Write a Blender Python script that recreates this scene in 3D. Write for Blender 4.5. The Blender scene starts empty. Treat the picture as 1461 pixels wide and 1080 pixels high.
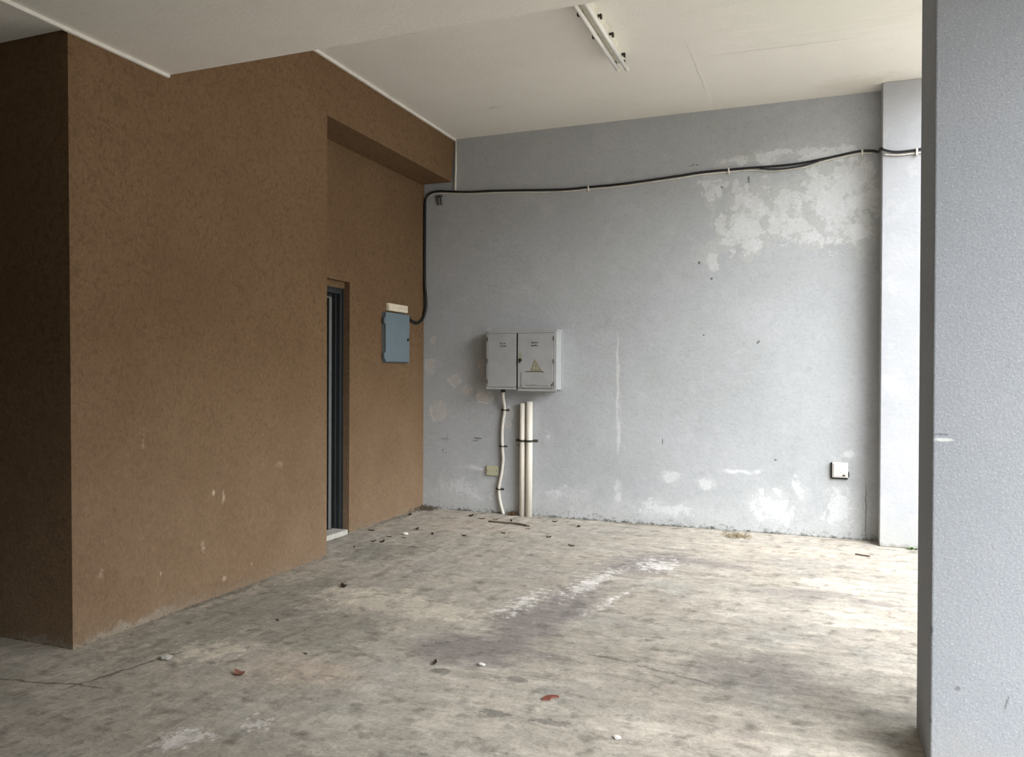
import bpy, bmesh, math, random
from mathutils import Vector, Matrix, Euler
SC = bpy.context.scene
COL = SC.collection
R = math.radians

# ------------------------------------------------------------------ dimensions (metres)
H = 1.45
XW, XD = -3.619, -3.976          # brown wall face, recessed wall face
Y1, Y2, YB = 2.99, 5.275, 7.597  # near corner, recess start, back wall face
Z1, Z2, ZB = 3.2145, 3.9294, 3.4745
YS = 3.647                       # far edge of the low ceiling
XP, YP = 0.484, 7.384            # pilaster
XC, YC1, YC0 = 0.3816, 3.6362, 3.2146
XE = 1.02                        # open side of the bay
YR = -1.2                        # guessed wall behind the viewer, placed for the light
XL = -8.0

# ------------------------------------------------------------------ node helpers
class NT:
    def __init__(s, name, rough=.85, spec=.25):
        m = bpy.data.materials.new(name); m.use_nodes = True
        s.m = m; s.t = m.node_tree; s.b = s.t.nodes['Principled BSDF']
        s.b.inputs['Roughness'].default_value = rough
        s.b.inputs['Specular IOR Level'].default_value = spec
        s.co = s.n('ShaderNodeTexCoord').outputs['Object']
    def n(s, typ, **kw):
        k = s.t.nodes.new(typ)
        for a, v in kw.items(): setattr(k, a, v)
        return k
    def put(s, sock, v):
        if isinstance(v, bpy.types.NodeSocket): s.t.links.new(v, sock)
        elif isinstance(v, (int, float)): sock.default_value = v
        else: sock.default_value = (*v, 1.0) if len(v) == 3 and sock.type == 'RGBA' else v
    def math(s, op, a, b=0.0, clamp=False):
        k = s.n('ShaderNodeMath', operation=op, use_clamp=clamp)
        s.put(k.inputs[0], a); s.put(k.inputs[1], b); return k.outputs[0]
    def add(s, a, b): return s.math('ADD', a, b)
    def mul(s, a, b): return s.math('MULTIPLY', a, b)
    def mx(s, a, b): return s.math('MAXIMUM', a, b)
    def map(s, loc=(0,0,0), rot=(0,0,0), sc=(1,1,1), typ='POINT', v=None):
        k = s.n('ShaderNodeMapping', vector_type=typ)
        s.put(k.inputs[0], s.co if v is None else v)
        k.inputs['Location'].default_value = loc; k.inputs['Rotation'].default_value = rot; k.inputs['Scale'].default_value = sc
        return k.outputs[0]
    def noise(s, scale, detail=4, rough=.55, v=None, dist=0.0, lac=2.0):
        k = s.n('ShaderNodeTexNoise')
        s.put(k.inputs['Vector'], s.co if v is None else v)
        k.inputs['Scale'].default_value = scale; k.inputs['Detail'].default_value = detail
        k.inputs['Roughness'].default_value = rough; k.inputs['Distortion'].default_value = dist
        k.inputs['Lacunarity'].default_value = lac
        return k.outputs[0]
    def voro(s, scale, v=None, feature='F1', rnd=1.0):
        k = s.n('ShaderNodeTexVoronoi', feature=feature)
        s.put(k.inputs['Vector'], s.co if v is None else v)
        k.inputs['Scale'].default_value = scale; k.inputs['Randomness'].default_value = rnd
        return k.outputs[0]
    def rng(s, v, lo, hi, a=0.0, b=1.0, smooth=False):
        k = s.n('ShaderNodeMapRange', interpolation_type='SMOOTHSTEP' if smooth else 'LINEAR', clamp=True)
        s.put(k.inputs[0], v)
        for i, q in zip((1, 2, 3, 4), (lo, hi, a, b)): k.inputs[i].default_value = q
        return k.outputs[0]
    def mix(s, f, a, b):
        k = s.n('ShaderNodeMix', data_type='RGBA'); s.put(k.inputs[0], f); s.put(k.inputs[6], a); s.put(k.inputs[7], b)
        return k.outputs[2]
    def warp(s, scale, amt, v=None):
        k = s.n('ShaderNodeTexNoise'); s.put(k.inputs['Vector'], s.co if v is None else v)
        k.inputs['Scale'].default_value = scale; k.inputs['Detail'].default_value = 3
        a = s.n('ShaderNodeVectorMath', operation='SUBTRACT'); s.put(a.inputs[0], k.outputs[1]); a.inputs[1].default_value = (.5,.5,.5)
        m = s.n('ShaderNodeVectorMath', operation='SCALE'); s.put(m.inputs[0], a.outputs[0]); m.inputs['Scale'].default_value = amt
        p = s.n('ShaderNodeVectorMath', operation='ADD'); s.put(p.inputs[0], s.co if v is None else v); s.put(p.inputs[1], m.outputs[0])
        return p.outputs[0]
    def blob(s, c, r, rot=(0,0,0), v=None):
        """1 at the centre c, 0 at the ellipsoid r; a stain with a place of its own"""
        q = s.map(c, rot, r, 'TEXTURE', v)
        l = s.n('ShaderNodeVectorMath', operation='LENGTH'); s.put(l.inputs[0], q)
        return s.math('SUBTRACT', 1.0, l.outputs['Value'], True)
    def blobs(s, lst, v=None):
        out = None
        for e in lst:
            k = s.mul(s.blob(e[0], e[1], e[2] if len(e) > 2 else (0,0,0), v), e[3] if len(e) > 3 else 1.0)
            out = k if out is None else s.mx(out, k)
        return out
    def bump(s, h, strength=.3, dist=.01):
        k = s.n('ShaderNodeBump'); s.put(k.inputs['Height'], h)
        k.inputs['Strength'].default_value = strength; k.inputs['Distance'].default_value = dist
        s.t.links.new(k.outputs[0], s.b.inputs['Normal'])
    def color(s, c): s.put(s.b.inputs['Base Color'], c); return s.m

def plain(name, c, rough=.6, metal=0.0, spec=.35, dirt=.12, scale=14):
    t = NT(name, rough, spec); t.b.inputs['Metallic'].default_value = metal
    n = t.rng(t.noise(scale, 5, .6), .35, .7)
    return t.color(t.mix(n, c, tuple(x*(1-dirt) for x in c)))

# ------------------------------------------------------------------ materials
def brown_plaster():
    t = NT('brown_textured_plaster', .9, .15)
    w = t.warp(6, .10)
    swirl = t.noise(26, 5, .65, v=t.warp(7, .22))
    fine = t.noise(75, 3, .6)
    big = t.rng(t.noise(1.3, 4, .6), .35, .65)
    c = t.mix(big, (.158,.096,.050), (.182,.113,.061))
    c = t.mix(t.rng(swirl, .50, .62), c, (.138,.083,.043))
    c = t.mix(t.rng(t.noise(120, 2), .62, .75, 0, .4), c, (.27,.18,.11))
    # dusty, slightly pinker plaster near the ground, with light from outside painted in
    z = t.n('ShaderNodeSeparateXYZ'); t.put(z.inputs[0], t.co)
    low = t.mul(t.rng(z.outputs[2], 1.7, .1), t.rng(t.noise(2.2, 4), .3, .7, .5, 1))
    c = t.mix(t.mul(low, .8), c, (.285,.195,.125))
    # cement splash along the foot
    foot = t.add(t.rng(z.outputs[2], .11, .0), t.mul(t.math('SUBTRACT', t.noise(9, 5, .7), .5), 1.9))
    near = t.mx(t.blob((XW,3.0,0),(.6,1.0,.6)), .0)
    c = t.mix(t.mul(t.rng(foot, .62, .9), t.rng(near, .0, .5, .12, .85)), c, (.38,.335,.27))
    gr = t.add(t.rng(z.outputs[2], .20, .0), t.mul(t.math('SUBTRACT', t.noise(5, 6, .7), .5), 1.6))
    c = t.mix(t.mul(t.rng(gr, .5, 1.0), .5), c, (.23,.175,.12))
    c = t.mix(t.rng(t.add(t.rng(z.outputs[2], .05, .0), t.mul(t.math('SUBTRACT', t.noise(22, 4, .7), .5), 2.2)), .95, 1.2, 0, .8), c, (.10,.07,.045))
    sc = [((XW,4.035,.677),(.1,.03,.045)), ((XW,4.125,.634),(.1,.025,.09)), ((XW,3.943,.349),(.1,.05,.11),(0,0,0),.75),
          ((XW,4.514,.87),(.1,.07,.22),(0,0,0),.45), ((XW,4.69,.794),(.1,.09,.06),(0,0,0),.7), ((XW,3.469,1.03),(.1,.035,.2),(0,0,0),.6),
          ((XW,3.175,.352),(.1,.04,.07),(0,0,0),.7), ((XW,4.133,.104),(.1,.05,.05),(0,0,0),.9), ((XW,3.60,.26),(.1,.012,.03)), ((XW,4.40,.14),(.1,.016,.02)),
          ((XW,4.52,1.02),(.1,.06,.06),(0,0,0),.5),((XW,4.6,.6),(.1,.2,.25),(0,0,0),.35)]
    m = t.add(t.blobs(sc, t.warp(30, .02)), t.mul(t.math('SUBTRACT', t.noise(38, 6, .75), .5), 1.5))
    c = t.mix(t.rng(m, .42, .9, 0, .7), c, (.62,.50,.38))
    g = t.add(1.0, t.rng(t.noise(60, 5, .72, v=t.map(sc=(1,1,.45), v=t.warp(9,.08))), .48, .68, 0, -.20)); g = t.add(g, t.rng(t.noise(75, 4, .7, v=t.map((4,1,2),(0,0,0),(1,1,.5), v=t.warp(9,.08))), .50, .70, 0, .22)); g = t.add(g, t.rng(t.noise(190, 2), .60, .72, 0, .20))
    vs_ = t.n('ShaderNodeVectorMath', operation='SCALE'); t.put(vs_.inputs[0], c); t.put(vs_.inputs['Scale'], g); c = vs_.outputs[0]
    t.bump(t.add(t.mul(swirl, .8), t.mul(fine, .5)), .9, .009)
    return t.color(c)

def grey_wall():
    t = NT('grey_peeling_wall_paint', .85, .2)
    z = t.n('ShaderNodeSeparateXYZ'); t.put(z.inputs[0], t.co); Z = z.outputs[2]
    c = t.mix(t.rng(t.noise(.9, 4, .6), .35, .65), (.394,.406,.418), (.432,.443,.458))
    c = t.mix(t.rng(t.noise(3.5, 5, .65), .45, .75, 0, .5), c, (.37,.385,.375))
    wp = t.warp(7, .16); Y = YB
    # peeled patches high on the right
    up = t.blobs([((.10,Y,3.03),(.52,9,.52)), ((-.28,Y,2.93),(.45,9,.45),(0,0,0),.85), ((-.62,Y,2.86),(.45,9,.55),(0,0,0),.92), ((.26,Y,2.68),(.30,9,.24),(0,0,0),.95), ((-.05,Y,2.66),(.30,9,.14),(0,0,0),.9),
                  ((-.45,Y,3.43),(.75,9,.07),(0,R(-4),0),.9), ((.08,Y,3.42),(.42,9,.10),(0,R(-4),0)), ((-.93,Y,3.2),(.22,9,.25),(0,0,0),.75), ((-.95,Y,2.55),(.2,9,.2),(0,0,0),.6), ((.28,Y,3.2),(.22,9,.4),(0,0,0),1.1)], t.warp(5, .22))
    n1 = t.math('SUBTRACT', t.noise(5.5, 8, .66, v=wp), .5)
    up2 = t.add(up, t.mul(n1, 2.5))
    c = t.mix(t.rng(t.add(up, t.mul(t.math('SUBTRACT', t.noise(6, 4, .6, v=wp), .5), 1.4)), .30, .34, 0, .6), c, (.46,.465,.455))
    c = t.mix(t.rng(up2, .50, .53, 0, .75), c, (.56,.57,.57))
    up3 = t.add(up, t.mul(t.math('SUBTRACT', t.noise(9, 7, .68, v=wp), .5), 2.6))
    c = t.mix(t.rng(up3, .78, .82, 0, .6), c, (.40,.405,.40))
    c = t.mix(t.rng(t.add(up, t.mul(t.math('SUBTRACT', t.noise(8, 7, .66, v=t.map((3,0,5))), .5), 2.6)), .68, .72, 0, .75), c, (.58,.59,.60))
    # salts blooming along the foot and patched spots by the cabinet
    lo = t.blobs([((-.42,Y,.25),(.42,9,.26)), ((-.16,Y,.42),(.12,9,.24),(0,0,0),.85), ((-1.30,Y,.47),(.17,9,.10),(0,0,0),1.2), ((-.98,Y,.43),(.14,9,.08),(0,0,0),1.2), ((-.72,Y,.55),(.22,9,.035),(0,0,0),1.2), ((-.52,Y,.56),(.06,9,.04),(0,0,0),1.2),
                  ((.18,Y,.25),(.28,9,.36)), ((.24,Y,.73),(.12,9,.08),(0,0,0),.9), ((-1.35,Y,.16),(.75,9,.14),(0,0,0),.9), ((-2.45,Y,.22),(.45,9,.17),(0,0,0),.7), ((-3.45,Y,.22),(.65,9,.26),(0,0,0),.8),
                  ((-3.35,Y,.46),(.35,9,.05),(0,0,0),.9), ((-1.84,Y,.3),(.06,9,.2),(0,0,0),.8)], t.warp(6, .12))
    n2 = t.math('SUBTRACT', t.noise(5.5, 6, .66, v=wp), .5)
    band = t.add(t.rng(Z, .50, .05), t.mul(n2, 1.7))
    c = t.mix(t.rng(band, .35, .95, 0, .6), c, (.485,.49,.485))
    c = t.mix(t.rng(t.add(lo, t.mul(n2, 1.6)), .10, .70, 0, .65), c, (.50,.51,.515))
    n2b = t.math('SUBTRACT', t.noise(9, 8, .7, v=wp), .5)
    c = t.mix(t.rng(t.add(lo, t.mul(n2b, 2.4)), .55, .70, 0, .8), c, (.58,.59,.60))
    # patched spots left of the cabinet
    sp = t.blobs([((-3.80,Y,1.05),(.15,9,.16)), ((-3.9,Y,1.52),(.10,9,.13)), ((-3.86,Y,1.80),(.045,9,.05)), ((-3.60,Y,1.38),(.13,9,.10),(0,0,0),.9), ((-3.47,Y,1.27),(.12,9,.08),(0,0,0),.9),
                  ((-3.25,Y,1.20),(.14,9,.10),(0,0,0),.9), ((-2.98,Y,1.04),(.07,9,.11)), ((-2.99,Y,.92),(.06,9,.08)), ((-3.3,Y,1.52),(.08,9,.14),(0,0,0),.6), ((-3.21,Y,1.91),(.05,9,.025))], t.warp(9, .07))
    sn = t.add(sp, t.mul(t.math('SUBTRACT', t.noise(13, 4, .6), .5), .9))
    c = t.mix(t.rng(t.add(sp, t.mul(n2b, 2.0)), .30, .55, 0, .65), c, (.52,.495,.46))
    c = t.mix(t.mul(t.mul(t.rng(sn, .28, .36), t.rng(sn, .52, .42)), t.rng(t.noise(11, 4, .6), .42, .58, 0, .7)), c, (.62,.61,.59))
    # white run
    run = t.blobs([((-1.845,Y,1.4),(.022,9,.75)), ((-1.83,Y,.85),(.03,9,.25))], t.warp(8, .04))
    c = t.mix(t.rng(t.add(run, t.mul(n2, .5)), .22, .55, 0, .75), c, (.58,.585,.58))
    # smudged black marks and small chips
    mk = t.blobs([((-3.34,Y,.772),(.11,9,.022)), ((-3.36,Y,.745),(.07,9,.015)), ((-3.71,Y,.75),(.14,9,.08),(0,0,0),.62), ((-3.72,Y,.62),(.10,9,.10),(0,0,0),.58), ((-2.87,Y,.72),(.05,9,.02)), ((-.95,Y,2.35),(.02,9,.02),(0,0,0),1.4), ((-.526,Y,1.752),(.04,9,.016),(0,R(-40),0),1.3), ((-1.065,Y,2.505),(.022,9,.022),(0,0,0),1.6),
                  ((-1.02,Y,1.823),(.014,9,.014),(0,0,0),1.6), ((-1.40,Y,.81),(.010,9,.07),(0,0,0),1.2), ((-.372,Y,.676),(.017,9,.014),(0,0,0),1.6), ((-1.12,Y,3.43),(.16,9,.03),(0,0,0),.7), ((-.62,Y,3.25),(.02,9,.06),(0,0,0),1.1), ((-.86,Y,3.2),(.03,9,.05),(0,0,0),.8)])
    c = t.mix(t.rng(t.add(mk, t.mul(t.math('SUBTRACT', t.noise(60, 3, .6), .5), 1.5)), .5, .66, 0, .8), c, (.10,.10,.095))
    c = t.mix(t.rng(t.noise(55, 2, .5), .72, .78, 0, .35), c, (.24,.245,.25))
    # mould along the floor line
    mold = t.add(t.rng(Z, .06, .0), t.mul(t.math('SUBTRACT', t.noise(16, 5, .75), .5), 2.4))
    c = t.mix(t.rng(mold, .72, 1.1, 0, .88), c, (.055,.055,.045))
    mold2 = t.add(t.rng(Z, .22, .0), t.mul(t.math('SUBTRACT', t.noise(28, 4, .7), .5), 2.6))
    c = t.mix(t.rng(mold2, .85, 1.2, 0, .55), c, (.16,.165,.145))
    # hairline crack by the socket
    cr = t.blobs([((.387,Y,.24),(.006,9,.33),(0,0,0),1.0)], t.warp(9, .05))
    c = t.mix(t.rng(cr, .05, .3, 0, .7), c, (.15,.14,.12))
    g = t.add(1.0, t.rng(t.noise(38, 5, .72), .50, .68, 0, -.11)); g = t.add(g, t.rng(t.noise(110, 3, .6), .54, .70, 0, .10)); g = t.add(g, t.rng(t.noise(8, 7, .75, v=t.map((2,2,2))), .52, .66, 0, .07)); g = t.add(g, t.rng(t.noise(8, 7, .75, v=t.map((7,2,5))), .54, .68, 0, -.08))
    vs_ = t.n('ShaderNodeVectorMath', operation='SCALE'); t.put(vs_.inputs[0], c); t.put(vs_.inputs['Scale'], g); c = vs_.outputs[0]
    h = t.add(t.add(t.mul(t.noise(26, 5, .65), .5), t.mul(t.noise(3, 3), .8)), t.mul(t.rng(up2, .50, .54), -.25))
    t.bump(h, .35, .012)
    return t.color(c)

def column_paint():
    t = NT('speckled_blue_grey_column_paint', .85, .25)
    n = t.noise(95, 3, .6)
    c = t.mix(t.rng(t.noise(2.2, 4, .6), .35, .65), (.275,.291,.312), (.300,.313,.335))
    c = t.mix(t.rng(t.noise(150, 2, .6), .52, .64, 0, .7), c, (.235,.25,.275))
    c = t.mix(t.rng(t.noise(130, 2), .56, .68, 0, .45), c, (.43,.445,.46))
    mk = t.blobs([((XC+.03,YC0,1.238),(.045,.02,.008)), ((.468,YC0,.33),(.014,.1,.014),(0,0,0),1.3), ((.62,YC0,.30),(.008,.1,.05),(0,R(14),0)), ((XC,YC0,.53),(.016,.02,.03)), ((XC,YC0,.20),(.012,.02,.02))], t.warp(40, .01))
    c = t.mix(t.rng(t.add(mk, t.mul(t.math('SUBTRACT', t.noise(70, 3), .5), .8)), .30, .6, 0, .8), c, (.16,.165,.175))
    c = t.mix(t.rng(t.blobs([((XC+.035,YC0,1.220),(.05,.02,.010))]), .2, .6, 0, .8), c, (.62,.62,.60))
    z = t.n('ShaderNodeSeparateXYZ'); t.put(z.inputs[0], t.co)
    low = t.add(t.rng(z.outputs[2], .35, .0), t.mul(t.math('SUBTRACT', t.noise(7, 5, .7), .5), 1.2))
    c = t.mix(t.rng(low, .4, 1.0, 0, .5), c, (.33,.32,.295))
    foot = t.add(t.rng(z.outputs[2], .07, .0), t.mul(t.math('SUBTRACT', t.noise(16, 5, .75), .5), 2.0))
    c = t.mix(t.rng(foot, .8, 1.2, 0, .7), c, (.15,.14,.11))
    t.bump(t.add(n, t.mul(t.noise(220, 2), .4)), .4, .004)
    return t.color(c)

def ceiling_paint(name, seams):
    t = NT(name, .9, .15)
    c = t.mix(t.rng(t.noise(.8, 4, .6), .35, .65), (.77,.745,.69), (.81,.785,.73))
    c = t.mix(t.rng(t.noise(5, 5, .65), .5, .8, 0, .4), c, (.71,.685,.62))
    if seams:
        wv = t.warp(5, .03)
        s1 = t.blobs([((-.928,6.92,Z2),(.014,.68,9)), ((-.93,7.2,Z2),(.03,.32,9),(0,0,0),.9)], wv)
        c = t.mix(t.rng(t.add(s1, t.mul(t.math('SUBTRACT', t.noise(30, 4, .7), .5), .7)), .2, .5, 0, .5), c, (.86,.84,.80))
        s2 = t.blobs([((-.25,6.32,Z2),(.75,.010,9),(0,0,R(2.0))), ((-.945,6.6,Z2),(.008,.9,9),(0,0,0),.8)], wv)
        c = t.mix(t.rng(t.add(s2, t.mul(t.math('SUBTRACT', t.noise(14, 4), .5), .6)), .2, .5, 0, .5), c, (.46,.43,.37))
        pt = t.add(t.blob((.1,5.6,Z2),(1.4,1.3,9)), t.mul(t.math('SUBTRACT', t.noise(4, 5, .7, v=t.map(sc=(.5,3,1))), .5), 1.5))
        c = t.mix(t.rng(pt, .35, .6, 0, .35), c, (.70,.69,.60))
        rb = t.add(t.blob((.3,7.3,Z2),(.8,.35,9)), t.mul(t.math('SUBTRACT', t.noise(9, 5, .7), .5), 1.3))
        c = t.mix(t.rng(rb, .5, .8, 0, .3), c, (.55,.47,.36))
        dp = t.add(t.blob((-2.85,6.8,Z2),(.16,.16,9)), t.mul(t.math('SUBTRACT', t.noise(16, 5, .7), .5), 1.5))
        c = t.mix(t.rng(dp, .6, .9, 0, .4), c, (.48,.44,.38))
    else:
        dk = t.add(t.blobs([((-1.9,YS,Z1),(.6,.012,9))]), t.mul(t.math('SUBTRACT', t.noise(13, 4, .7), .5), 1.6))
        c = t.mix(t.rng(dk, .62, .9, 0, .6), c, (.40,.36,.30))
    t.bump(t.add(t.noise(40, 4), t.mul(t.noise(2.0, 3), 2.0)), .15, .012)
    return t.color(c)

def concrete():
    t = NT('worn_stained_concrete', .85, .25)
    wp = t.warp(2.5, .35)
    # brushing streaks run along the bay's width, tyre scuffs run towards the back wall
    st = t.map(rot=(0,0,R(8)), sc=(1.0,2.6,1))
    wv0 = t.warp(2.0, .25)
    n0 = t.noise(.9, 6, .62, v=wp); n1 = t.noise(2.6, 7, .68, v=st); n2 = t.noise(7, 7, .7, v=t.warp(5, .2)); n3 = t.noise(42, 4, .65)
    n4 = t.noise(17, 8, .74, v=t.map((1,4,0), (0,0,R(12)), (1,1.3,1), v=t.warp(8,.12)))
    fl = t.noise(11, 10, .78, v=t.warp(4, .2, t.map((2,9,0))))
    am = t.rng(t.noise(1.1, 5, .6, v=t.map((7,2,0), v=wp)), .42, .60)
    sx = t.noise(3.0, 9, .72, v=t.map((0,3,0), (0,0,R(5)), (.55,4.2,1), v=wv0))
    sy = t.noise(3.0, 9, .72, v=t.map((5,0,0), (0,0,R(-4)), (4.2,.55,1), v=wv0))
    sp_ = t.n('ShaderNodeSeparateXYZ'); t.put(sp_.inputs[0], t.co)
    side = t.rng(sp_.outputs[0], -2.4, -1.6)
    stv = t.add(t.mul(sx, side), t.mul(sy, t.math('SUBTRACT', 1.0, side)))
    c = t.mix(t.rng(n0, .35, .65), (.395,.350,.295), (.485,.443,.38))
    c = t.mix(t.rng(n1, .46, .60, 0, .5), c, (.345,.317,.265))
    cool = t.noise(1.6, 6, .65, v=t.map((11,5,0), v=wp))
    c = t.mix(t.rng(cool, .50, .62, 0, .45), c, (.36,.345,.315))
    def stain(lst, col, lo, hi, amt, nz, k, warpv):
        return t.rng(t.add(t.blobs(lst, warpv), t.mul(t.math('SUBTRACT', nz, .5), k)), lo, hi, 0, amt), col
    wv = t.warp(3.2, .35)
    layers = [
      # greenish grey worn screed by the brown wall, pale peeled screed beside it
      stain([((-2.62,3.75,0),(.55,.50,9)), ((-3.25,3.95,0),(.45,1.4,9)), ((-3.3,5.6,0),(.45,.6,9),(0,0,0),.8)], (.285,.27,.225), .28, .36, .62, fl, 2.2, wv),
      stain([((-2.68,4.42,0),(.62,.30,9)), ((-2.2,4.35,0),(.5,.35,9),(0,0,0),.8), ((-2.95,3.25,0),(.35,.28,9),(0,0,0),.7)], (.66,.60,.50), .36, .41, .68, fl, 2.4, wv),
      # dark tyre band with a purple cast
      stain([((-1.55,4.5,0),(.34,1.35,9),(0,0,R(-7))), ((-1.25,6.0,0),(.40,.8,9),(0,0,R(-12)),.9), ((-1.65,3.8,0),(.55,.35,9))], (.25,.222,.212), .18, .62, .85, n1, 1.5, t.warp(3, .2)),
      stain([((-.25,4.0,0),(.55,.50,9)), ((-.05,5.6,0),(.5,.3,9),(0,0,0),.9), ((.33,5.5,0),(.32,.14,9)), ((-.72,6.2,0),(.6,.22,9),(0,0,0),.8)], (.27,.243,.222), .22, .70, .75, n1, 1.4, t.warp(3, .25)),
      # whitish scuffs along the band and in the foreground
      stain([((-1.47,5.35,0),(.20,1.0,9),(0,0,R(-9)),.85), ((-1.74,4.7,0),(.18,.7,9),(0,0,R(-8)),.85), ((-1.15,6.0,0),(.35,.5,9),(0,0,0),.8), ((-1.25,4.9,0),(.12,.8,9),(0,0,R(-12)),.7), ((-2.34,2.42,0),(.16,.22,9),(0,0,R(-25))), ((-2.15,2.68,0),(.14,.18,9),(0,0,0),.8)], (.74,.70,.66), .48, .66, .75, t.noise(15, 8, .78), 2.8, t.warp(6, .12)),
      stain([((.12,5.95,0),(.7,.33,9)), ((.2,5.1,0),(.5,.3,9),(0,0,0),.9), ((-.5,5.0,0),(.5,.5,9),(0,0,0),.6)], (.70,.655,.56), .42, .62, .35, fl, 2.2, wv),
      # pinkish dust
      stain([((-2.3,3.2,0),(.5,.32,9)), ((-.2,6.9,0),(1.2,.3,9),(0,0,0),.8), ((-3.0,6.9,0),(.9,.6,9),(0,0,0),.7)], (.53,.44,.355), .2, .8, .6, n1, 1.0, wv),
      # dirt towards the walls
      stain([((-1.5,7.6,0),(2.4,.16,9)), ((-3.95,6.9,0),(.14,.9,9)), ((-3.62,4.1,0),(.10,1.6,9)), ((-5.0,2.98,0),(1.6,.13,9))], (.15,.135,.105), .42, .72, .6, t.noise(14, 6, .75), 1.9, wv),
      stain([((-1.02,3.12,0),(.16,.05,9)), ((-1.33,3.5,0),(.10,.06,9)), ((-1.7,3.46,0),(.10,.05,9)), ((-1.28,3.12,0),(.13,.05,9)), ((-.62,3.83,0),(.4,.025,9),(0,0,R(-17))), ((-1.0,3.94,0),(.25,.02,9),(0,0,R(-6)))], (.20,.19,.165), .36, .5, .75, t.noise(30, 5, .7), 1.5, t.warp(12, .05)),
    ]
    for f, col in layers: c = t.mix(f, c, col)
    # worn skin, brush marks and grain over everything
    g = t.add(1.0, t.rng(n2, .50, .60, 0, .20))
    g = t.add(g, t.mul(t.rng(n4, .51, .57, 0, .17), am))
    g = t.add(g, t.mul(t.rng(n4, .47, .40, 0, -.16), t.math('SUBTRACT', 1.0, am)))
    g = t.add(g, t.rng(fl, .57, .60, 0, -.13)); g = t.add(g, t.rng(fl, .44, .42, 0, .11))
    g = t.add(g, t.rng(stv, .52, .60, 0, .16)); g = t.add(g, t.rng(stv, .46, .38, 0, -.18))
    g = t.add(g, t.rng(n3, .50, .68, 0, -.20)); g = t.add(g, t.rng(t.noise(90, 3), .55, .70, 0, .22)); g = t.add(g, t.rng(t.noise(70, 4, .7), .58, .70, 0, -.22))
    vs_ = t.n('ShaderNodeVectorMath', operation='SCALE'); t.put(vs_.inputs[0], c); t.put(vs_.inputs['Scale'], t.mul(g, .955)); c = vs_.outputs[0]
    # cracks and the joint beside the pilaster
    cr = t.blobs([((.62,7.235,0),(.55,.010,9),(0,0,R(-11)),1.0), ((-3.396,2.638,0),(.40,.012,9),(0,0,0.197),1.0), ((-3.132,2.932,0),(.42,.012,9),(0,0,1.328),1.0)], t.warp(6, .10))
    c = t.mix(t.rng(t.add(cr, t.mul(t.math('SUBTRACT', t.noise(9, 4), .5), 1.2)), .05, .3, 0, .7), c, (.10,.09,.07))
    t.bump(t.add(t.add(n2, t.mul(n3, .35)), t.mul(n1, .8)), .45, .012)
    return t.color(c)

def pilaster_paint():
    t = NT('chalky_pale_pilaster_paint', .85, .25)
    z = t.n('ShaderNodeSeparateXYZ'); t.put(z.inputs[0], t.co); Z = z.outputs[2]
    c = t.mix(t.rng(t.noise(2.0, 5, .6), .35, .65), (.37,.38,.40), (.415,.42,.435))
    c = t.mix(t.rng(t.noise(6, 6, .7, v=t.warp(6,.1)), .52, .62, 0, .4), c, (.47,.475,.48))
    low = t.add(t.rng(Z, .55, .0), t.mul(t.math('SUBTRACT', t.noise(6, 5, .7), .5), 1.2))
    c = t.mix(t.rng(low, .35, .9, 0, .6), c, (.45,.445,.41))
    foot = t.add(t.rng(Z, .11, .0), t.mul(t.math('SUBTRACT', t.noise(15, 5, .75), .5), 2.2))
    c = t.mix(t.rng(foot, .62, 1.15, 0, .75), c, (.17,.15,.11))
    t.bump(t.noise(40, 4), .3, .006)
    return t.color(c)

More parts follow.
